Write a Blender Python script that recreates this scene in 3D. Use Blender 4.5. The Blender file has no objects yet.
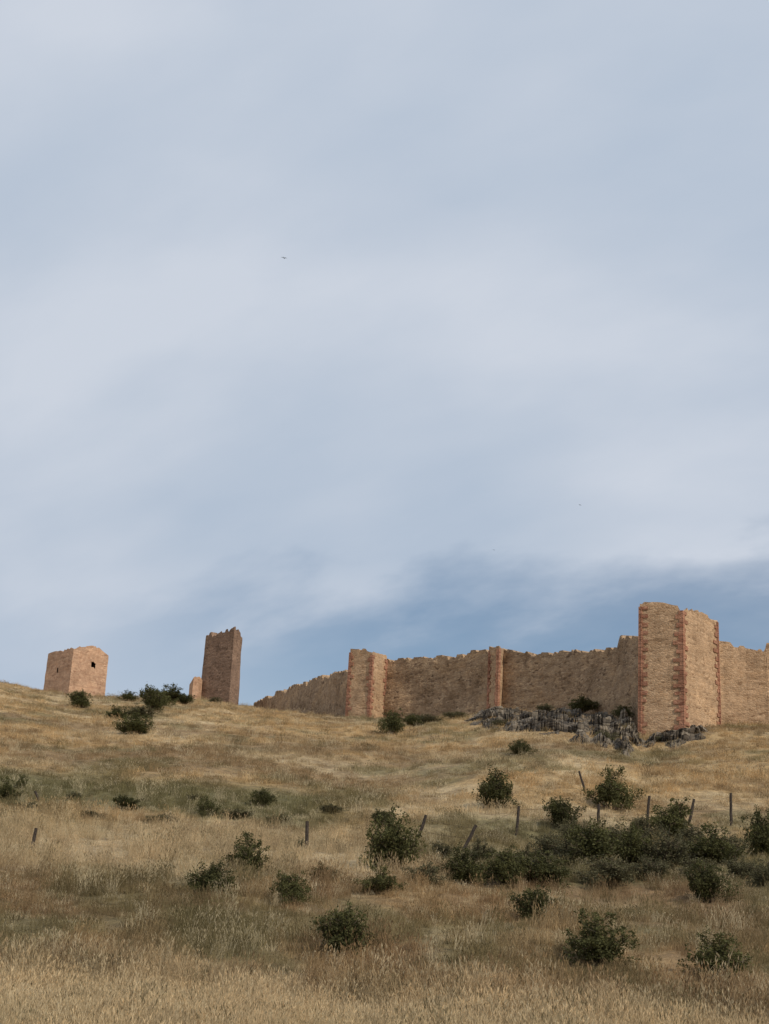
import bpy, bmesh, math, random
import numpy as np
from mathutils import Vector, Matrix, noise as mnoise
random.seed(7); rng=np.random.default_rng(11)
sc=bpy.context.scene
TH=math.radians(18.0); ROLL=math.radians(3.0); F=1500.0
CM=(Matrix.Rotation(math.radians(90)+TH,3,'X') @ Matrix.Rotation(ROLL,3,'Z'))
def ray(u,v):
    d=CM@Vector(((u-384.5)/F,-(v-512.0)/F,-1.0));return d.x/d.y,d.z/d.y,1.0/d.y
def P(u,v,y):
    k,s,_=ray(u,v);return (k*y,y,s*y)
# ---------------------------------------------------------------- noise
def _h(ix,iy,seed):
    n=(ix.astype(np.int64)*374761393+iy.astype(np.int64)*668265263+seed*1442695041)&0xffffffff
    n=((n^(n>>13))*1274126177)&0xffffffff
    return ((n^(n>>16))&0xffff)/65535.0
def vn(x,y,seed=0):
    ix=np.floor(x);iy=np.floor(y);fx=x-ix;fy=y-iy
    fx=fx*fx*(3-2*fx);fy=fy*fy*(3-2*fy)
    a=_h(ix,iy,seed);b=_h(ix+1,iy,seed);c=_h(ix,iy+1,seed);d=_h(ix+1,iy+1,seed)
    return (a*(1-fx)+b*fx)*(1-fy)+(c*(1-fx)+d*fx)*fy
def fbm(x,y,s,o=4,seed=0):
    x=np.asarray(x,float)/s;y=np.asarray(y,float)/s;r=0;a=1;t=0
    for i in range(o):
        r=r+a*vn(x,y,seed+i*17);t+=a;a*=.5;x=x*2.03+3.1;y=y*2.03+1.7
    return r/t
def sst(e0,e1,x):
    t=np.clip((x-e0)/(e1-e0),0,1);return t*t*(3-2*t)
# ---------------------------------------------------------------- terrain
CR=[(-500,670,180),(-200,674,180),(0,684,180),(40,691,184),(75,697,186),(130,699,188),(200,701,190),(250,708,188),(345,718,174),(400,722,168),
    (460,717,164),(500,711,159),(560,712,153),(605,717,148),(628,725,142),(640,740,135),(683,735,133),(718,728,138),(769,725,141),(900,722,143),(1300,720,148)]
CA=[];CY=[];CZ=[]
for u,v,y in CR:
    p=P(u,v,y);CA.append(p[0]/y);CY.append(y);CZ.append(p[2])
def H(x,y):
    x=np.asarray(x,float);y=np.asarray(y,float)
    a=x/np.maximum(y,76.0)
    Yc=np.interp(a,CA,CY);Zc=np.interp(a,CA,CZ)
    near=np.interp(y,[-400,0,20,36,48,76],[-1.6,-1.6,-1.5,-.6,2.0,8.0])
    t=np.clip((y-76)/(Yc-76),0,1)
    mid=8.0+(Zc-8.0)*(t+0.03*np.sin(math.pi*t))
    d=y-Yc
    back=np.where(d<140,Zc+.12*d,(Zc+16.8)+(-5-(Zc+16.8))*sst(140,700,d))
    z=np.where(y<76,near,np.where(d<0,mid,back))
    n=(fbm(x,y*.7,10,3,5)-.5)*1.3+(fbm(x,y,1.9,3,9)-.5)*.34
    z=z+n*np.clip((y+2)/40,0.1,1)*np.where(d>-8,.6,1.0)
    return z
def h1(x,y): return float(H(np.array([x]),np.array([y]))[0])
def site(u,v):
    k,s,q=ray(u,v)
    ys=np.arange(25,215,.15);zs=H(k*ys,ys)
    i=np.argmax(zs>=s*ys)
    y=ys[i] if zs[i]>=s*ys[i] else float(np.interp(k,CA,CY))-.5
    return k*y,float(y),h1(k*y,y),y*q/F
# ---------------------------------------------------------------- ground tint (albedo)
def tint(x,y):
    x=np.asarray(x,float);y=np.asarray(y,float)/2+x*.02
    gold=np.array([.48,.325,.16]);pale=np.array([.60,.47,.285]);brown=np.array([.245,.165,.088]);olive=np.array([.155,.138,.062]);red=np.array([.28,.165,.088])
    def mix(c,d,f): return c*(1-f[:,None])+d*f[:,None]
    c=np.tile(gold,(len(x),1))
    st=fbm(x,y*2.6,16,5,21); c=mix(c,brown,sst(.49,.66,st)*.7)
    st2=fbm(x+y*.3,y*4,9,5,33); c=mix(c,pale,sst(.50,.68,st2)*.65)
    c=mix(c,olive,sst(.54,.66,fbm(x,y*2.2,5.5,5,44))*.6)
    c=mix(c,brown,sst(.54,.64,fbm(x,y*2.0,1.6,3,46))*.55)
    lo=sst(38,32,y+(fbm(x,y,8,3,3)-.5)*8)
    c=mix(c,brown,lo*.5)
    c=mix(c,red,lo*sst(.5,.7,fbm(x,y*1.4,4,3,71))*.35)
    c=mix(c,olive,lo*sst(.43,.63,fbm(x,y*1.6,3.2,4,77))*.6)
    w=sst(27,29.5,y+(fbm(x,y,5,3,8)-.5)*3)*sst(37,34,y)*sst(4,-3,x+(fbm(x,y,5,3,12)-.5)*6)
    c=mix(c,pale,w*.6)
    w=sst(38.0,39.5,y+(fbm(x,y,6,3,18)-.5)*4)*sst(47,43,y)*sst(2,-4,x)
    c=mix(c,olive,w*.9)
    w=sst(31,33,y)*sst(42,39,y)*sst(-2,5,x); c=mix(c,olive,w*.6)
    w=sst(19.8,18.1,y+(fbm(x,y,3,3,28)-.5)*2.0); c=mix(c,pale,w*.8)
    return np.clip(c,0,1)
# ---------------------------------------------------------------- material helpers
def newmat(name):
    m=bpy.data.materials.new(name);m.use_nodes=True
    nt=m.node_tree;b=nt.nodes['Principled BSDF'];b.inputs['Roughness'].default_value=.9
    b.inputs['Specular IOR Level'].default_value=.15
    return m,nt,b
def N(nt,t,**k):
    n=nt.nodes.new(t)
    for a,v in k.items():
        if a in('operation','blend_type','data_type','feature','attribute_type','attribute_name','noise_dimensions','distance','interpolation_type'): setattr(n,a,v)
        else: n.inputs[a].default_value=v
    return n
def ramp(nt,fac,stops):
    r=nt.nodes.new('ShaderNodeValToRGB');e=r.color_ramp.elements
    while len(e)<len(stops): e.new(.5)
    for q,(p,c) in zip(e,stops):
        q.position=p;q.color=(*c,1) if len(c)==3 else c
    nt.links.new(fac,r.inputs[0]);return r.outputs[0]
def mixc(nt,a,b,f,mode='MIX'):
    m=nt.nodes.new('ShaderNodeMix');m.data_type='RGBA';m.blend_type=mode
    for i,s in ((0,f),(6,a),(7,b)):
        if isinstance(s,bpy.types.NodeSocket): nt.links.new(s,m.inputs[i])
        elif i==0: m.inputs[i].default_value=s
        else: m.inputs[i].default_value=(*s,1)
    return m.outputs[2]
def math_(nt,op,a,b=0.0,c=None,clamp=False):
    m=nt.nodes.new('ShaderNodeMath');m.operation=op;m.use_clamp=clamp
    for i,s in enumerate([a,b,c]):
        if s is None: continue
        if isinstance(s,bpy.types.NodeSocket): nt.links.new(s,m.inputs[i])
        else: m.inputs[i].default_value=s
    return m.outputs[0]
def stone_mat(name,dark,mid,light,mortar,sc3=(2.6,2.6,4.6),stain=.5,bump=.9,dist=.35,course=.6,streak=.25):
    m,nt,b=newmat(name);L=nt.links
    tc=nt.nodes.new('ShaderNodeTexCoord')
    dn=N(nt,'ShaderNodeTexNoise',Scale=1.6,Detail=4.0);L.new(tc.outputs['Object'],dn.inputs['Vector'])
    va=nt.nodes.new('ShaderNodeVectorMath');va.operation='MULTIPLY_ADD'
    L.new(dn.outputs['Color'],va.inputs[0]);va.inputs[1].default_value=(.4,.4,.14);L.new(tc.outputs['Object'],va.inputs[2])
    mp=nt.nodes.new('ShaderNodeMapping');mp.inputs['Scale'].default_value=sc3;L.new(va.outputs[0],mp.inputs['Vector'])
    v=N(nt,'ShaderNodeTexVoronoi',feature='F1');L.new(mp.outputs[0],v.inputs['Vector']);v.inputs['Scale'].default_value=1
    e=N(nt,'ShaderNodeTexVoronoi',feature='DISTANCE_TO_EDGE');L.new(mp.outputs[0],e.inputs['Vector']);e.inputs['Scale'].default_value=1
    sx=nt.nodes.new('ShaderNodeSeparateColor');L.new(v.outputs['Color'],sx.inputs[0])
    c=ramp(nt,sx.outputs[0],[(0,dark),(.2,mid),(.75,light),(1,tuple(min(1,q*1.12) for q in light))])
    me=ramp(nt,e.outputs['Distance'],[(0,(1,1,1)),(.1,(0,0,0))])
    c=mixc(nt,c,mortar,me)
    np_=N(nt,'ShaderNodeTexNoise',Scale=.55,Detail=5.0,Roughness=.6);L.new(tc.outputs['Object'],np_.inputs['Vector'])
    pf=ramp(nt,np_.outputs[0],[(.42,(0,0,0)),(.62,(.55,.55,.55))])
    c=mixc(nt,c,tuple((a_+b_)/2 for a_,b_ in zip(mid,light)),pf)
    n2=N(nt,'ShaderNodeTexNoise',Scale=.28,Detail=7.0,Roughness=.7);L.new(tc.outputs['Object'],n2.inputs['Vector'])
    st=ramp(nt,n2.outputs[0],[(.34,(.52,.47,.43)),(.5,(.95,.93,.92)),(.66,(1.22,1.15,1.06))])
    c=mixc(nt,c,st,stain,'MULTIPLY')
    n4=N(nt,'ShaderNodeTexNoise',Scale=1.0,Detail=5.0)
    mp2=nt.nodes.new('ShaderNodeMapping');mp2.inputs['Scale'].default_value=(1.0,1.0,.4);L.new(tc.outputs['Object'],mp2.inputs['Vector']);L.new(mp2.outputs[0],n4.inputs['Vector'])
    c=mixc(nt,c,ramp(nt,n4.outputs[0],[(.36,(.6,.57,.55)),(.55,(1.05,1.05,1.05))]),streak,'MULTIPLY')
    n5=N(nt,'ShaderNodeTexNoise',Scale=1.0,Detail=4.0)
    mp3=nt.nodes.new('ShaderNodeMapping');mp3.inputs['Scale'].default_value=(.35,.35,3.0);L.new(tc.outputs['Object'],mp3.inputs['Vector']);L.new(mp3.outputs[0],n5.inputs['Vector'])
    c=mixc(nt,c,ramp(nt,n5.outputs[0],[(.36,(.6,.57,.55)),(.5,(1,1,1)),(.64,(1.2,1.17,1.12))]),course,'MULTIPLY')
    n3=N(nt,'ShaderNodeTexNoise',Scale=7.0,Detail=5.0,Roughness=.65);L.new(tc.outputs['Object'],n3.inputs['Vector'])
    c=mixc(nt,c,ramp(nt,n3.outputs[0],[(.3,(.68,.67,.66)),(.7,(1.22,1.22,1.22))]),.75,'MULTIPLY')
    L.new(c,b.inputs['Base Color'])
    hh=math_(nt,'ADD',math_(nt,'MINIMUM',e.outputs['Distance'],.2),math_(nt,'MULTIPLY',n3.outputs[0],.2))
    hh=math_(nt,'ADD',hh,math_(nt,'MULTIPLY',sx.outputs[1],.12))
    bp=nt.nodes.new('ShaderNodeBump');bp.inputs['Strength'].default_value=bump;bp.inputs['Distance'].default_value=dist
    L.new(hh,bp.inputs['Height']);L.new(bp.outputs[0],b.inputs['Normal'])
    return m
M_tower=stone_mat('sandstone_tower',(.26,.155,.085),(.44,.28,.16),(.53,.36,.22),(.42,.295,.185),(2.8,2.8,5.8),bump=.6,dist=.16,course=.38)
M_wall=stone_mat('rubble_wall',(.16,.105,.065),(.34,.23,.138),(.46,.325,.20),(.31,.215,.138),(2.5,2.5,4.8),stain=.8,bump=.7,dist=.2,course=.38)
M_old=stone_mat('dark_sandstone',(.13,.08,.055),(.24,.15,.10),(.32,.21,.145),(.22,.15,.10),(2.4,2.4,4.4),bump=.7,dist=.22,course=.35)
M_pale=stone_mat('pink_ashlar',(.34,.195,.12),(.45,.27,.17),(.53,.345,.225),(.42,.265,.175),(2.0,2.0,3.0),stain=.5,bump=.4,dist=.12,course=.3)
M_quoin=stone_mat('red_sandstone_quoin',(.22,.09,.056),(.31,.14,.086),(.40,.21,.135),(.32,.18,.11),(2.4,2.4,3.6),stain=.6,bump=.5,dist=.15,course=.35)
M_rock=stone_mat('grey_brown_rock',(.055,.047,.037),(.125,.105,.082),(.22,.185,.14),(.045,.038,.032),(.6,.6,2.2),stain=.9,bump=.8,dist=.3,streak=0)
def link(o,parent=None):
    sc.collection.objects.link(o)
    if parent: o.parent=parent
    return o
def meshobj(name,vs,fs,mat=None,parent=None,smooth=False):
    me=bpy.data.meshes.new(name);me.from_pydata([tuple(map(float,v)) for v in vs],[],fs);me.update()
    if mat: me.materials.append(mat)
    if smooth: me.polygons.foreach_set('use_smooth',[True]*len(me.polygons))
    return link(bpy.data.objects.new(name,me),parent)
def empty(name,loc=(0,0,0)):
    e=bpy.data.objects.new(name,None);e.empty_display_size=.5;return link(e)
# ---------------------------------------------------------------- ground
def axis(lo,hi,step,far0,far1):
    a=list(np.arange(lo,hi+step*.5,step));s=step;q=hi
    while q<far1: s*=1.35;q+=s;a.append(min(q,far1))
    s=step;q=lo
    while q>far0: s*=1.35;q-=s;a.insert(0,max(q,far0))
    return np.array(a)
gx=axis(-62,62,.5,-3500,3500);gy=axis(24,206,.65,-600,3500)
X,Y=np.meshgrid(gx,gy);Xf=X.ravel();Yf=Y.ravel();Zf=H(Xf,Yf)
nx,ny=len(gx),len(gy)
idx=np.arange(nx*ny).reshape(ny,nx)
fc=np.stack([idx[:-1,:-1],idx[:-1,1:],idx[1:,1:],idx[1:,:-1]],-1).reshape(-1,4)
me=bpy.data.meshes.new('hillside_ground');me.from_pydata(np.stack([Xf,Yf,Zf],1).tolist(),[],fc.tolist())
me.polygons.foreach_set('use_smooth',[True]*len(me.polygons))
ca=me.color_attributes.new('tint','FLOAT_COLOR','POINT')
tc_=tint(Xf,Yf);ca.data.foreach_set('color',np.concatenate([tc_,np.ones((len(tc_),1))],1).ravel())
gm,nt,b=newmat('dry_ground')
at=N(nt,'ShaderNodeAttribute',attribute_name='tint')
tc=nt.nodes.new('ShaderNodeTexCoord')
n1=N(nt,'ShaderNodeTexNoise',Scale=1.8,Detail=8.0,Roughness=.7);nt.links.new(tc.outputs['Object'],n1.inputs['Vector'])
c=mixc(nt,at.outputs['Color'],ramp(nt,n1.outputs[0],[(.3,(.40,.38,.36)),(.5,(.86,.86,.86)),(.70,(1.2,1.16,1.08))]),.95,'MULTIPLY')
n2=N(nt,'ShaderNodeTexNoise',Scale=12.0,Detail=4.0);nt.links.new(tc.outputs['Object'],n2.inputs['Vector'])
c=mixc(nt,c,ramp(nt,n2.outputs[0],[(.35,(.6,.6,.6)),(.65,(1.12,1.12,1.12))]),.7,'MULTIPLY')
nt.links.new(c,b.inputs['Base Color'])
bp=nt.nodes.new('ShaderNodeBump');bp.inputs['Strength'].default_value=.8;bp.inputs['Distance'].default_value=.3
nt.links.new(n1.outputs[0],bp.inputs['Height']);nt.links.new(bp.outputs[0],b.inputs['Normal'])
me.materials.append(gm);link(bpy.data.objects.new('hillside_ground',me))
# ---------------------------------------------------------------- walls
def build_wall(name,nodes,mat,thick=1.6,rag=.3,seed=0):
    pts=[P(u,v,y) for u,v,y in nodes]
    xs=[p[0] for p in pts];ys=[p[1] for p in pts];zs=[p[2] for p in pts]
    d=[0]
    for i in range(1,len(pts)): d.append(d[-1]+math.hypot(xs[i]-xs[i-1],ys[i]-ys[i-1]))
    n=max(3,int(d[-1]/.18));t=np.linspace(0,d[-1],n+1)
    x=np.interp(t,d,xs);y=np.interp(t,d,ys);zt=np.interp(t,d,zs)
    dx=np.gradient(x);dy=np.gradient(y);l=np.hypot(dx,dy);nxv=-dy/l;nyv=dx/l
    s=np.where(nxv*x+nyv*y<0,-1,1);nxv*=s;nyv*=s
    zt=zt+(fbm(t,t*0+seed,3.4,5,seed)-.5)*2.4*rag-(vn(t/.37,t*0,seed+3)>.62)*.2-(vn(t/.9,t*0,seed+6)>.72)*.24-(vn(t/2.3,t*0,seed+4)>.72)*.28
    zb=H(x,y)-1.5
    R=18;V=[];Fc=[]
    for i in range(n+1):
        for k in range(R+1):
            z=zb[i]+(zt[i]-zb[i])*k/R
            o=(mnoise.noise(Vector((t[i]*.9,z*.9,seed)))*.12+mnoise.noise(Vector((t[i]*.2,z*.25,seed+9)))*.25)
            o-=.02*(zt[i]-z)
            V.append((x[i]+nxv[i]*o,y[i]+nyv[i]*o,z))
        for k in range(3):
            V.append((x[i]+nxv[i]*thick,y[i]+nyv[i]*thick,[zt[i]-.1+.2*vn(np.array([t[i]*2]),np.array([3.]),seed)[0],zt[i]-2,zb[i]][k]))
    S=R+4
    for i in range(n):
        for k in range(S):
            k2=(k+1)%S
            Fc.append((i*S+k,(i+1)*S+k,(i+1)*S+k2,i*S+k2))
    Fc.append(tuple(range(S)));Fc.append(tuple(n*S+k for k in reversed(range(S))))
    o=meshobj(name,V,Fc,mat)
    bm=bmesh.new();bm.from_mesh(o.data);bmesh.ops.recalc_face_normals(bm,faces=bm.faces);bm.to_mesh(o.data);bm.free()
    return o
def build_tower(name,vis,mat,qmat=None,quoins=(),rag=.2,batter=.015,holes=(),seed=0,foot=1.5,zref=680,qw=(.95,.5)):
    """vis: [(u,y,vtop)...] left->right visible corners, first & last are end corners; far corner closes the plan"""
    e=empty(name)
    pl=[(P(u,zref,y)[0],y,P(u,v,y)[2]) for u,y,v in vis]
    ni=int(np.argmin([p[1] for p in pl]))
    Lc,Rc,Nc=pl[0],pl[-1],pl[ni]
    far=(Lc[0]+Rc[0]-Nc[0],Lc[1]+Rc[1]-Nc[1],(Lc[2]+Rc[2])/2-.2)
    pl.append(far)
    cx=sum(p[0] for p in (Lc,Rc,Nc,far))/4;cy=sum(p[1] for p in (Lc,Rc,Nc,far))/4
    zb=min(h1(p[0],p[1]) for p in pl)-foot
    ring=[];n=len(pl);cum=0
    for i in range(n):
        a,b2=pl[i],pl[(i+1)%n];l=math.hypot(b2[0]-a[0],b2[1]-a[1]);m=max(2,int(l/.2))
        for k in range(m):
            f=k/m;ring.append((a[0]+(b2[0]-a[0])*f,a[1]+(b2[1]-a[1])*f,a[2]+(b2[2]-a[2])*f,cum+l*f,i,f))
        cum+=l
    R=36;V=[];Fc=[];m=len(ring)
    def pos(x,y,z,zt,off=0):
        g=1+batter*(zt-z)/5.0
        return cx+(x-cx)*g,cy+(y-cy)*g
    for (x,y,zt,t,i,f) in ring:
        zt2=zt+(fbm(np.array([t]),np.array([seed*3.]),2.0,4,seed)[0]-.5)*2.4*rag-(rag*.9 if vn(np.array([t/.5]),np.array([0.]),seed+5)[0]>.66 else 0)-(rag*.8 if vn(np.array([t/1.4]),np.array([0.]),seed+7)[0]>.72 else 0)
        for k in range(R+1):
            z=zb+(zt2-zb)*k/R
            X_,Y_=pos(x,y,z,zt)
            o=mnoise.noise(Vector((t*.8,z*.8,seed)))*.06+mnoise.noise(Vector((t*.25,z*.25,seed)))*.08
            r=math.hypot(X_-cx,Y_-cy);V.append((X_+(X_-cx)/r*o,Y_+(Y_-cy)/r*o,z))
        r=math.hypot(x-cx,y-cy);q=max(.2,1-1.0/r)
        V.append((cx+(x-cx)*q,cy+(y-cy)*q,zt2-.05));V.append((cx+(x-cx)*q,cy+(y-cy)*q,zt2-1.0))
    S=R+3;cidx=len(V);V.append((cx,cy,far[2]-1.2))
    for i in range(m):
        j=(i+1)%m
        for k in range(S-1):
            zc=(V[i*S+k][2]+V[i*S+k+1][2])/2
            fm=ring[i][5];skip=False
            for (ei,f0,f1,h0,h1_) in holes:
                if ring[i][4]==ei and f0<=fm<f1 and h0<ring[i][2]-zc<h1_ and k<R: skip=True
            if not skip: Fc.append((i*S+k,j*S+k,j*S+k+1,i*S+k+1))
        Fc.append((i*S+S-1,j*S+S-1,cidx))
    meshobj('masonry_shell',V,Fc,mat,e)
    if quoins:
        qv=[];qf=[]
        for qi in quoins:
            c0=pl[qi];pr=pl[(qi-1)%n];nx_=pl[(qi+1)%n]
            zc=zb+.5;kk=0
            while zc<c0[2]-.35-rag:
                hgt=.38+random.uniform(-.06,.07)
                X_,Y_=pos(c0[0],c0[1],zc,c0[2])
                for s_,oth in enumerate((pr,nx_)):
                    dx,dy=oth[0]-c0[0],oth[1]-c0[1];l=math.hypot(dx,dy);dx/=l;dy/=l
                    ln=min(l*.42,(qw[0] if (kk+s_)%2 else qw[1])*random.uniform(.55,1.25))
                    px,py=-dy,dx
                    if (px*(c0[0]-cx)+py*(c0[1]-cy))<0: px,py=-px,-py
                    off=.085;a0=-.085
                    b_=len(qv);g=.012
                    for zz in (zc+g,zc+hgt-g):
                        for (tt,oo) in ((a0,off+.002*s_),(ln,off+.002*s_),(ln,-.25),(a0,-.25)):
                            qv.append((X_+dx*tt+px*oo,Y_+dy*tt+py*oo,zz))
                    qf+=[(b_,b_+1,b_+2,b_+3),(b_+7,b_+6,b_+5,b_+4)]+[(b_+q,b_+4+q,b_+4+(q+1)%4,b_+(q+1)%4) for q in range(4)]
                zc+=hgt;kk+=1
        meshobj('corner_quoins',qv,qf,qmat,e)
    return e
build_wall('curtain_wall',[(242,709,240),(262,699,230),(285,688,216),(320,676,196),(352,668,179)],M_wall,seed=2)
build_wall('curtain_wall',[(382,659,177),(410,658,174),(440,656,171),(468,651,167),(492,648,163)],M_wall,seed=5)
build_wall('curtain_wall',[(502,650,163),(540,651,159),(580,651,154),(600,649,150),(616,648,147.5),(619,637,146.8),(630,635,144),(648,635,139)],M_wall,seed=8)
build_wall('curtain_wall',[(708,639,140.5),(722,641,141),(745,643,141),(764,647,140.5),(766,640,140.4),(800,640,140),(880,640,139),(1000,636,138)],M_tower,seed=11,rag=.2)
build_tower('wall_turret',[(348.5,175.3,649),(371,173.5,650),(386,176.5,656)],M_tower,M_quoin,(0,1,2),seed=3,qw=(.6,.25),rag=.22)
build_tower('wall_turret',[(488.5,163,647),(498,161.5,646),(505.5,163.5,649)],M_tower,M_quoin,(0,1,2),seed=6,qw=(.42,.2),rag=.14)
build_tower('corner_tower',[(640,135.5,603),(660,134.8,604),(683,134,606),(718.5,139.5,618)],M_tower,M_quoin,(0,2,3),seed=9,batter=.012,qw=(.85,.36),rag=.24)
build_tower('watch_tower',[(45,296,653),(70,291,646.5),(92,294.3,645),(106,296.5,655)],M_pale,seed=13,rag=.2,batter=.01,
    holes=[(1,.86,1.0,3.4,4.5),(2,0,.08,3.4,4.5),(0,.42,.47,3.6,4.6)])
build_tower('ruined_tower',[(202,230,635),(207,229.1,631),(212,228.3,635),(219,227.2,630),(230,225.5,627),(239,229.5,634)],M_old,seed=17,rag=.5,batter=.03)
build_tower('ruined_wall_stub',[(190,229,684),(193.5,228,677),(198,228.4,675),(202.5,229.5,680)],M_pale,seed=19,rag=.35)
# ---------------------------------------------------------------- rock ledges under the wall
def crag(name,u0,u1,top_y,lo_v,seed,amp,us=1.0):
    us_=np.arange(u0,u1+us,us);M=64;V=[];Fc=[]
    for ui,u in enumerate(us_):
        x0,y0,z0,m=site(u,float(np.interp(u,*lo_v))+ (mnoise.noise(Vector((u*.06,seed,0))))*9)
        k=ray(u,722)[0];y1=float(np.interp(u,*top_y));y1=max(y1,y0+1)
        fu=(u-u0)/(u1-u0);eu=min(1,min(fu,1-fu)*7)
        A=float(np.interp(u,*amp))
        ts=np.linspace(0,1,M+1);yy=y0+(y1-y0)*ts;gg=H(k*yy,yy)
        for j in range(M+1):
            t=ts[j];y=yy[j];x=k*y;g=gg[j]
            qx=x*.36+y*.10;qy=y*.62-x*.12
            ds,ps=mnoise.voronoi(Vector((qx,qy,seed)))
            c=ps[0];r1=mnoise.cell(c*7.3)
            ex=Vector((qx,qy,seed))-c
            hgt=.2+.75*r1+ex.x*(mnoise.cell(c*3.1)-.5)*.7-ex.y*.5
            d2,p2=mnoise.voronoi(Vector((x*.8,y*1.3,seed+5.)))
            hgt+=.22*mnoise.cell(p2[0]*4.7)
            hgt-=(1-min(1,(ds[1]-ds[0])/.10))*.2+(1-min(1,(d2[1]-d2[0])/.10))*.06
            hgt+=mnoise.noise(Vector((x*2.5,y*2.5,3)))*.07
            patch=mnoise.noise(Vector((x*.22,y*.35,seed+2)))
            env=eu*min(1,t*9)*min(1,max(0,(patch+.5)*3.0))*(1 if t<.8 else (1-(t-.8)/.2*.85))
            V.append((x+mnoise.noise(Vector((x,y,seed)))*.2,y-env*.35*hgt,g-.18+env*(A*max(hgt,-.1)+.26)))
    W=M+1
    for i in range(len(us_)-1):
        for j in range(M): Fc.append((i*W+j,(i+1)*W+j,(i+1)*W+j+1,i*W+j+1))
    meshobj(name,V,Fc,M_rock)
crag('rock_outcrop',458,654,([458,500,560,600,625,638,654],[164,161.5,156,149.5,144,136.5,135]),([458,500,560,600,654],[722,732,740,750,754]),3.0,([458,510,560,600,630,654],[.5,.75,.8,1.0,1.3,.8]))
crag('rock_outcrop',642,710,([642,683,710],[135.4,134,137.5]),([642,680,710],[750,745,740]),11.0,([642,680,710],[.6,.9,.6]))
# ---------------------------------------------------------------- vegetation
def leafmat(name,c0,c1,tr=.3):
    m,nt,b=newmat(name)
    at=N(nt,'ShaderNodeAttribute',attribute_name='shade')
    oi=nt.nodes.new('ShaderNodeObjectInfo')
    f=math_(nt,'ADD',math_(nt,'MULTIPLY',at.outputs['Fac'],.65),math_(nt,'MULTIPLY',oi.outputs['Random'],.35))
    c=mixc(nt,c0,c1,f);nt.links.new(c,b.inputs['Base Color'])
    b.inputs['Roughness'].default_value=.75
    t=nt.nodes.new('ShaderNodeBsdfTranslucent');nt.links.new(c,t.inputs['Color'])
    ms=nt.nodes.new('ShaderNodeMixShader');ms.inputs[0].default_value=tr
    nt.links.new(b.outputs[0],ms.inputs[1]);nt.links.new(t.outputs[0],ms.inputs[2])
    nt.links.new(ms.outputs[0],nt.nodes['Material Output'].inputs['Surface']);return m
M_leaf=leafmat('bush_leaves',(.030,.031,.012),(.135,.128,.046))
M_leaf2=leafmat('scrub_leaves',(.055,.052,.026),(.17,.15,.078))
M_bark,_,bb=newmat('twig_bark');bb.inputs['Base Color'].default_value=(.10,.075,.05,1)
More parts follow.
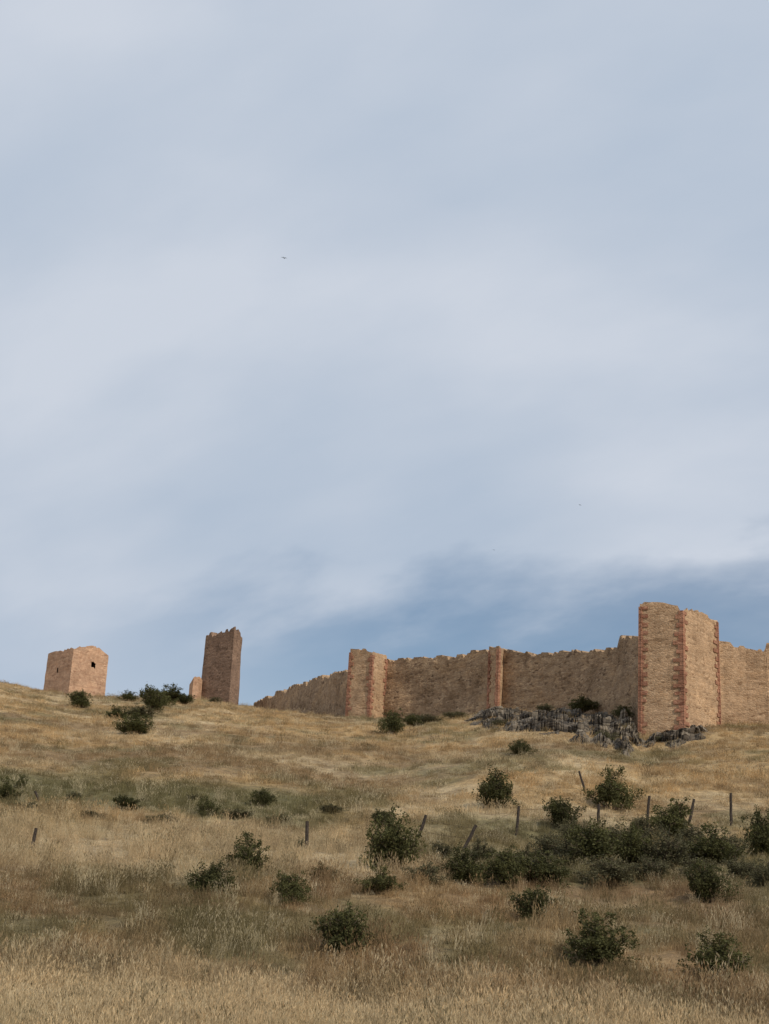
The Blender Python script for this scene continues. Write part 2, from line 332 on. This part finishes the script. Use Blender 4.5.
def bush_mesh(name,seed,mat,nleaf=7000,spiky=1.0,flat=1.0):
    r=np.random.default_rng(seed);V=[];Fc=[];sh=[]
    nb=13;tips=[]
    def limb(p,q,r0,r1):
        p=np.array(p);q=np.array(q);d=q-p;a=np.cross(d,[.3,.9,.2]);a/=np.linalg.norm(a);b=np.cross(d,a);b/=np.linalg.norm(b)
        o=len(V)
        for c_,rad in ((p,r0),(q,r1)):
            for k in range(4):
                t=k*math.pi/2;V.append(c_+a*rad*math.cos(t)+b*rad*math.sin(t))
        for k in range(4): Fc.append((o+k,o+(k+1)%4,o+4+(k+1)%4,o+4+k))
    skew=r.normal(0,.10,2)
    for i in range(nb):
        az=r.uniform(0,2*math.pi);lean=r.uniform(.05,1.0)
        hgt=(1.0-.45*lean)*r.uniform(.6,1.1)
        q=np.array([math.cos(az)*lean*.48+skew[0],math.sin(az)*lean*.48+skew[1],hgt*.85])
        mdl=q*np.array([.6,.6,.45]);limb((0,0,-.1),mdl,.022,.014);limb(mdl,q,.014,.004)
        tips.append((q,mdl,1))
        for j in range(4):
            az2=r.uniform(0,6.28);f=r.uniform(.1,.9);s=mdl+(q-mdl)*f
            e=s+np.array([math.cos(az2)*.2,math.sin(az2)*.2,r.uniform(-.02,.22)]);limb(s,e,.008,.003);tips.append((e,s,0))
    nbf=len(Fc);nbv=len(V)
    cl=[]
    for q,mdl,top in tips:
        ps=r.uniform(0,1)
        if top:
            for f in (0,.25,.5,.75,1.0): cl.append((mdl+(q-mdl)*f,.13-.085*f,.13*spiky-.03*f,ps))
        else: cl.append((q,r.uniform(.05,.115),r.uniform(.05,.11)*spiky,ps))
    for i in range(22):
        az=r.uniform(0,6.28);rad=r.uniform(.1,.48);cl.append((np.array([math.cos(az)*rad,math.sin(az)*rad,r.uniform(.04,.42)]),r.uniform(.08,.155),r.uniform(.07,.13),r.uniform(0,.8)))
    tot=sum(c[1]*c[1]*c[2] for c in cl)
    for c_,rx,rz,s in cl:
        cnt=int(nleaf*(.4/len(cl)+.6*(rx*rx*rz)/tot)*r.uniform(.5,1.3))
        for k in range(cnt):
            d=r.normal(0,1,3);d/=np.linalg.norm(d);rr_=r.random()**.5*r.choice([1,1,1,1.5])
            p=c_+d*np.array([rx,rx,rz])*rr_
            if p[2]<0: p[2]=abs(p[2])*.4
            sz=r.uniform(.012,.026);a=r.normal(0,1,3);a/=np.linalg.norm(a);b=np.cross(a,r.normal(0,1,3));b/=np.linalg.norm(b)
            o=len(V);V+= [p-a*sz*1.3,p+b*sz*.7,p+a*sz*1.3,p-b*sz*.7];Fc.append((o,o+1,o+2,o+3));sh.append(np.clip(s*.6+r.uniform(0,.4),0,1))
    V=np.array(V);lv=V[nbv:]
    w_=(np.percentile(lv[:,0],98.5)-np.percentile(lv[:,0],1.5)+np.percentile(lv[:,1],98.5)-np.percentile(lv[:,1],1.5))/2
    h_=np.percentile(lv[:,2],99)
    V[:,0]-=np.median(lv[:,0]);V[:,1]-=np.median(lv[:,1]);V[:,:2]/=w_;V[:,2]/=h_
    me=bpy.data.meshes.new(name);me.from_pydata(V.tolist(),[],Fc);me.materials.append(mat);me.materials.append(M_bark)
    mi=np.zeros(len(Fc),int);mi[:nbf]=1;me.polygons.foreach_set('material_index',mi)
    a=me.attributes.new('shade','FLOAT','FACE');a.data.foreach_set('value',np.concatenate([np.zeros(nbf),np.array(sh)]))
    return me
bmeshes=[bush_mesh('bush_foliage_%d'%i,100+i,M_leaf,spiky=[1,1.5,1.2,.9,1.3,1.6,1.2,1.0][i]) for i in range(8)]
smeshes=[bush_mesh('scrub_foliage_%d'%i,200+i,M_leaf2,nleaf=4500) for i in range(4)]
B=[(245,877,38,42,0),(210,895,44,31,0),(290,904,34,30,0),(322,882,22,17,0),(343,958,50,48,0),(391,868,50,54,0),(382,828,22,18,0),(380,893,38,26,0),
(425,886,36,22,1),(461,885,42,36,0),(505,887,48,36,0),(541,887,46,34,0),(535,922,38,32,0),(495,808,38,36,0),(560,829,30,30,0),(612,809,42,40,0),
(597,966,60,50,0),(717,982,52,46,0),(706,903,42,38,0),(672,840,40,38,0),(592,868,50,42,0),(634,867,44,40,0),(668,868,46,36,1),(712,866,52,40,0),
(610,887,56,28,1),(762,856,34,44,0),(766,886,30,24,1),(598,1006,18,16,0),(262,806,24,16,0),(207,816,20,18,0),(125,809,26,13,0),(4,800,26,22,0),(21,788,11,13,0),
(521,755,22,15,0),(393,735,24,24,0),(412,727,18,12,0),(79,708,22,17,0),(134,734,34,20,0),(150,711,24,24,0),(171,703,34,18,0),(118,720,24,14,0),(128,701,16,10,0),(160,707,20,16,0),
(583,711,24,14,0),(604,743,24,12,1),(655,846,26,22,1),(575,842,30,22,1),(690,848,30,22,1),(640,836,24,20,1),(480,862,30,22,1),(740,878,34,20,1),(550,862,36,28,1),
(425,724,40,9,1),(455,718,26,7,1),(300,850,14,12,1),(440,858,26,16,1),(700,878,40,20,1),(528,866,30,20,1),(624,718,20,14,0),(140,718,30,12,1),(30,812,26,10,1),
(570,868,40,26,1),(650,880,44,22,1),(616,850,34,24,1),(730,860,28,26,1),(690,866,34,30,1),(520,880,36,22,1),(184,704,16,10,0),(215,703,14,6,1),
(545,716,18,8,1),(500,726,16,7,1),(660,742,14,6,1),(75,800,16,8,1),(160,822,30,9,1),(235,818,30,9,1),(330,812,26,8,1),(90,818,26,8,1),(280,822,24,8,1),(195,800,18,6,1)]
for i,(u,v,w,hh,k) in enumerate(B):
    x,y,z,m=site(u,v)
    o=bpy.data.objects.new('bush' if k==0 else 'scrub_bush',(bmeshes if k==0 else smeshes)[i%(8 if k==0 else 4)])
    up=.5 if (v<727 and 540<u<640) else 0
    o.location=(x,y,z-.04+up);o.rotation_euler=(0,0,random.uniform(0,6.28))
    o.scale=(w*m,w*m,hh*m);link(o)
# ---------------------------------------------------------------- grass
def tuft(name,seed,n,h,spread,wid,lean,heads,mat):
    r=np.random.default_rng(seed);V=[];Fc=[]
    for i in range(n):
        az=r.uniform(0,6.28);rad=spread*math.sqrt(r.random());bx,by=math.cos(az)*rad,math.sin(az)*rad
        la=r.uniform(0,6.28);ll=lean*r.uniform(.2,1.2);hh=h*r.uniform(.45,1.15);w=wid*r.uniform(.6,1.3)
        fa=r.uniform(0,3.14);wx,wy=math.cos(fa),math.sin(fa);o=len(V)
        for t,ww in ((0,1),(.5,.8),(.85,.5)):
            cx=bx+math.cos(la)*ll*hh*t*t;cy=by+math.sin(la)*ll*hh*t*t
            V+=[(cx-wx*w*ww/2,cy-wy*w*ww/2,hh*t-.03),(cx+wx*w*ww/2,cy+wy*w*ww/2,hh*t-.03)]
        V.append((bx+math.cos(la)*ll*hh,by+math.sin(la)*ll*hh,hh*.97))
        Fc+=[(o,o+1,o+3,o+2),(o+2,o+3,o+5,o+4),(o+4,o+5,o+6)]
        if r.random()<heads:
            tx,ty=bx+math.cos(la)*ll*hh,by+math.sin(la)*ll*hh
            for j in range(2):
                q=j*1.57+fa;a,b_=math.cos(q)*w*1.2,math.sin(q)*w*1.2;o=len(V)
                V+=[(tx,ty,hh*.88),(tx+a,ty+b_,hh*.97),(tx+math.cos(la)*.03,ty+math.sin(la)*.03,hh*1.08),(tx-a,ty-b_,hh*.97)];Fc.append((o,o+1,o+2,o+3))
    me=bpy.data.meshes.new(name);me.from_pydata(V,[],Fc);me.materials.append(mat);return bpy.data.objects.new(name,me)
M_grass,nt,b=newmat('dry_grass_blades')
at=N(nt,'ShaderNodeAttribute',attribute_name='tint',attribute_type='INSTANCER')
b.inputs['Roughness'].default_value=.7
tr=nt.nodes.new('ShaderNodeBsdfTranslucent');nt.links.new(at.outputs['Color'],b.inputs['Base Color']);nt.links.new(at.outputs['Color'],tr.inputs['Color'])
ms=nt.nodes.new('ShaderNodeMixShader');ms.inputs[0].default_value=.35
nt.links.new(b.outputs[0],ms.inputs[1]);nt.links.new(tr.outputs[0],ms.inputs[2]);nt.links.new(ms.outputs[0],nt.nodes['Material Output'].inputs['Surface'])
col=bpy.data.collections.new('grass_tuft_kinds')
for i in range(3): col.objects.link(tuft('a_short_tuft_%d'%i,i,44,.24,.28,.013,.6,.1,M_grass))
for i in range(3): col.objects.link(tuft('b_tall_tuft_%d'%i,10+i,34,.55,.24,.011,.4,.6,M_grass))
pts=[]
def band(y0,y1,dens):
    A=(y1-y0)*2*(.29*y1+7);n=int(A*dens)
    y=rng.uniform(y0,y1,n);x=rng.uniform(-1,1,n)*(.29*y1+7);keep=np.abs(x)<.29*y+7;pts.append(np.stack([x[keep],y[keep]],1))
for y0,y1,dn in ((26,40,20),(40,56,13),(56,80,8.5),(80,120,5),(120,206,2.6)): band(y0,y1,dn)
pp=np.concatenate(pts);x,y=pp[:,0],pp[:,1]
keep=rng.random(len(x))<(.25+1.0*sst(.38,.6,fbm(x,y*.8,2.2,3,61)));x,y=x[keep],y[keep]
z=H(x,y);n=len(x);yh=y/2+x*.02
tn=tint(x,y)*rng.uniform(.72,1.4,n)[:,None]
br=rng.random(n);tn=np.where((br<.15)[:,None],tn*.35+np.array([.68,.56,.36])*.65,tn)
dk=(br>.92);tn=np.where(dk[:,None],tn*.3+np.array([.12,.10,.045])*.7,tn);tn=np.clip(tn,0,.8)
tallp=.15+.5*sst(.5,.7,fbm(x,y*.8,5,3,91))+.6*sst(27,29,yh)*sst(37,34,yh)*sst(4,-3,x)+.6*sst(20.5,18.5,yh)
tallp=np.where(yh>42,tallp*.35,tallp)
tall=rng.random(n)<tallp
vid=np.where(tall,3+rng.integers(0,3,n),rng.integers(0,3,n))
s=rng.uniform(.6,1.25,n)*(1+.4*(fbm(x,y,3,2,17)-.5)*2)
sxy=s*np.where(yh>42,1.5,1.1);sz=s*np.where(yh>42,.95,1.0)
me=bpy.data.meshes.new('dry_grass');me.from_pydata(np.stack([x,y,z],1).tolist(),[],[])
def attr(nm,ty,dat,key):
    a=me.attributes.new(nm,ty,'POINT');a.data.foreach_set(key,np.ascontiguousarray(dat).ravel())
attr('tint','FLOAT_COLOR',np.concatenate([tn,np.ones((n,1))],1),'color')
attr('vid','INT',vid.astype(np.int32),'value')
attr('rot','FLOAT_VECTOR',np.stack([rng.normal(0,.12,n),rng.normal(0,.12,n),rng.uniform(0,6.28,n)],1),'vector')
attr('scl','FLOAT_VECTOR',np.stack([sxy,sxy,sz],1),'vector')
go=link(bpy.data.objects.new('dry_grass',me))
ng=bpy.data.node_groups.new('scatter','GeometryNodeTree')
ng.interface.new_socket('Geometry',in_out='INPUT',socket_type='NodeSocketGeometry');ng.interface.new_socket('Geometry',in_out='OUTPUT',socket_type='NodeSocketGeometry')
gi=ng.nodes.new('NodeGroupInput');gout=ng.nodes.new('NodeGroupOutput');ip=ng.nodes.new('GeometryNodeInstanceOnPoints')
ci=ng.nodes.new('GeometryNodeCollectionInfo');ci.inputs['Collection'].default_value=col;ci.inputs['Separate Children'].default_value=True;ci.inputs['Reset Children'].default_value=True
def na(nm,ty):
    q=ng.nodes.new('GeometryNodeInputNamedAttribute');q.data_type=ty;q.inputs['Name'].default_value=nm;return q.outputs['Attribute']
ng.links.new(gi.outputs[0],ip.inputs['Points']);ng.links.new(ci.outputs[0],ip.inputs['Instance']);ip.inputs['Pick Instance'].default_value=True
ng.links.new(na('vid','INT'),ip.inputs['Instance Index']);ng.links.new(na('rot','FLOAT_VECTOR'),ip.inputs['Rotation']);ng.links.new(na('scl','FLOAT_VECTOR'),ip.inputs['Scale'])
ng.links.new(ip.outputs[0],gout.inputs[0])
md=go.modifiers.new('scatter','NODES');md.node_group=ng
# ---------------------------------------------------------------- fence
M_wood,nt,b=newmat('weathered_post');tc=nt.nodes.new('ShaderNodeTexCoord')
n1=N(nt,'ShaderNodeTexNoise',Scale=14.0,Detail=5.0);nt.links.new(tc.outputs['Object'],n1.inputs['Vector'])
nt.links.new(ramp(nt,n1.outputs[0],[(.3,(.025,.02,.017)),(.7,(.085,.065,.05))]),b.inputs['Base Color'])
M_wire,_,b=newmat('rusty_wire');b.inputs['Base Color'].default_value=(.12,.08,.06,1);b.inputs['Metallic'].default_value=.5
fence=empty('post_and_wire_fence')
def tube(name,a,b_,r0,r1,mat,parent,seg=8,rings=6,wob=.01):
    a=Vector(a);b_=Vector(b_);d=b_-a;q=d.to_track_quat('Z','Y');V=[];Fc=[]
    for k in range(rings+1):
        f=k/rings;c=a+d*f+Vector((random.uniform(-wob,wob),random.uniform(-wob,wob),0));r=r0+(r1-r0)*f
        for j in range(seg):
            t=j*2*math.pi/seg;V.append(c+q@Vector((math.cos(t)*r*random.uniform(.9,1.1),math.sin(t)*r*random.uniform(.9,1.1),0)))
    for k in range(rings):
        for j in range(seg): Fc.append((k*seg+j,k*seg+(j+1)%seg,(k+1)*seg+(j+1)%seg,(k+1)*seg+j))
    Fc.append(tuple(reversed(range(seg))));Fc.append(tuple(rings*seg+j for j in range(seg)))
    return meshobj(name,V,Fc,mat,parent)
posts=[(30,855,36,828),(307,853,307,821),(414,846,426,815),(460,852,476,825),(516,836,519,806),(598,826,599,804),(646,833,649,796),(688,824,694,799),(731,826,731,793)]
tops=[]
for i,(u,v,ut,vt) in enumerate(posts):
    x,y,z,m=site(u,v);t=P(ut,vt,y)
    tube('post_%d'%(i+1),(x,y,z-.3),(t[0],y+random.uniform(-.1,.1),t[2]),.085,.07,M_wood,fence);tops.append((Vector((x,y,z)),Vector(t)))
for i,((u,v,ut,vt)) in enumerate([(586,791,579,771),(41,802,35,791)]):
    x,y,z,m=site(u,v);t=P(ut,vt,y);tube('old_post_%d'%(i+1),(x,y,z-.2),t,.08,.06,M_wood,fence)
for f in (.5,.88):
    for i in range(2,len(tops)-1):
        a=tops[i][0].lerp(tops[i][1],f);b_=tops[i+1][0].lerp(tops[i+1][1],f);mid=(a+b_)/2-Vector((0,0,.06))
        tube('wire',a,mid,.006,.006,M_wire,fence,4,1,0);tube('wire',mid,b_,.006,.006,M_wire,fence,4,1,0)
# ---------------------------------------------------------------- birds
M_bird,_,b=newmat('bird_feathers');b.inputs['Base Color'].default_value=(.03,.028,.026,1)
def bird(u,v,y,s,ang):
    p=P(u,v,y);V=[];Fc=[]
    prof=[(-.22,.0),(-.16,.035),(0,.06),(.12,.05),(.19,.035),(.25,.0)]
    for xx,r in prof:
        for j in range(8): t=j*math.pi/4;V.append((xx,r*math.cos(t),r*math.sin(t)))
    for k in range(5):
        for j in range(8): Fc.append((k*8+j,k*8+(j+1)%8,(k+1)*8+(j+1)%8,(k+1)*8+j))
    for sgn in (-1,1):
        o=len(V);V+=[(.1,sgn*.03,.02),(.13,sgn*.28,.1),(-.02,sgn*.62,.04),(-.08,sgn*.3,.08),(-.08,sgn*.03,.02)];Fc.append((o,o+1,o+2,o+3,o+4))
    o=len(V);V+=[(-.18,-.02,0),(-.38,-.07,0),(-.38,.07,0),(-.18,.02,0)];Fc.append((o,o+1,o+2,o+3))
    ob=meshobj('flying_bird',V,Fc,M_bird);ob.location=p;ob.scale=(s,)*3;ob.rotation_euler=(.3,.1,ang)
bird(284,258,130,.6,1.2);bird(494,550,220,.5,1.2);bird(580,505,220,.45,2.0)
# ---------------------------------------------------------------- sky + sun
el=math.radians(42);sd=Vector((.70,-.71,0)).normalized()
w=bpy.data.worlds.new('World');sc.world=w;w.use_nodes=True;nt=w.node_tree;nt.nodes.clear();L=nt.links
out=nt.nodes.new('ShaderNodeOutputWorld');bg=nt.nodes.new('ShaderNodeBackground');L.new(bg.outputs[0],out.inputs[0])
sk=nt.nodes.new('ShaderNodeTexSky');sk.sky_type='NISHITA';sk.sun_disc=False;sk.sun_elevation=el;sk.sun_rotation=math.atan2(sd.x,sd.y)
tc=nt.nodes.new('ShaderNodeTexCoord');sp=nt.nodes.new('ShaderNodeSeparateXYZ');L.new(tc.outputs['Generated'],sp.inputs[0])
zz=sp.outputs[2];den=math_(nt,'ADD',math_(nt,'MAXIMUM',zz,0),.55)
cx=math_(nt,'DIVIDE',sp.outputs[0],den);cy=math_(nt,'DIVIDE',sp.outputs[1],den)
cb=nt.nodes.new('ShaderNodeCombineXYZ');L.new(math_(nt,'ADD',math_(nt,'MULTIPLY',cx,1.3),math_(nt,'MULTIPLY',cy,.4)),cb.inputs[0]);L.new(math_(nt,'SUBTRACT',math_(nt,'MULTIPLY',cy,1.9),math_(nt,'MULTIPLY',cx,-.4)),cb.inputs[1]);cb.inputs[2].default_value=.7
na1=N(nt,'ShaderNodeTexNoise',Scale=2.6,Detail=3.0,Roughness=.42);L.new(cb.outputs[0],na1.inputs['Vector'])
na2=N(nt,'ShaderNodeTexNoise',Scale=8,Detail=6.0,Roughness=.5);L.new(cb.outputs[0],na2.inputs['Vector'])
cn=math_(nt,'ADD',math_(nt,'MULTIPLY',na1.outputs[0],.78),math_(nt,'MULTIPLY',na2.outputs[0],.22))
cloud=ramp(nt,cn,[(.35,(.45,.53,.645)),(.5,(.52,.585,.685)),(.63,(.60,.65,.735))])
az=math_(nt,'DIVIDE',sp.outputs[0],math_(nt,'MAXIMUM',sp.outputs[1],.1))
zq=math_(nt,'SUBTRACT',math_(nt,'ADD',zz,math_(nt,'MULTIPLY',math_(nt,'SUBTRACT',na2.outputs[0],.5),.10)),math_(nt,'MULTIPLY',az,.10))
g1=ramp(nt,zq,[(.0,(.5,)*3),(.16,(.7,)*3),(.205,(1,)*3),(.23,(.85,)*3),(.275,(.0,)*3)])
g2=ramp(nt,math_(nt,'ADD',math_(nt,'MULTIPLY',az,2.0),.5),[(.08,(.12,)*3),(.34,(.75,)*3),(.55,(1,)*3),(.95,(.9,)*3)])
gap=math_(nt,'MULTIPLY',math_(nt,'MULTIPLY',g1,g2),.92)
skc=mixc(nt,sk.outputs[0],(.080,.087,.09),1.0,'MULTIPLY')
L.new(mixc(nt,cloud,skc,gap),bg.inputs[0]);bg.inputs[1].default_value=1.0
sun=bpy.data.lights.new('sun','SUN');sun.energy=2.9;sun.angle=math.radians(.9);sun.color=(1,.94,.84)
so=link(bpy.data.objects.new('sun',sun));dv=Vector((sd.x*math.cos(el),sd.y*math.cos(el),math.sin(el)));so.rotation_euler=dv.to_track_quat('Z','Y').to_euler()
# ---------------------------------------------------------------- camera
cam=bpy.data.cameras.new('camera');cam.sensor_fit='VERTICAL';cam.sensor_height=24;cam.lens=F/1024*24;cam.clip_end=9000
co=link(bpy.data.objects.new('camera',cam));co.rotation_euler=CM.to_euler();sc.camera=co
sc.view_settings.view_transform='Standard';sc.view_settings.look='None';sc.view_settings.exposure=0
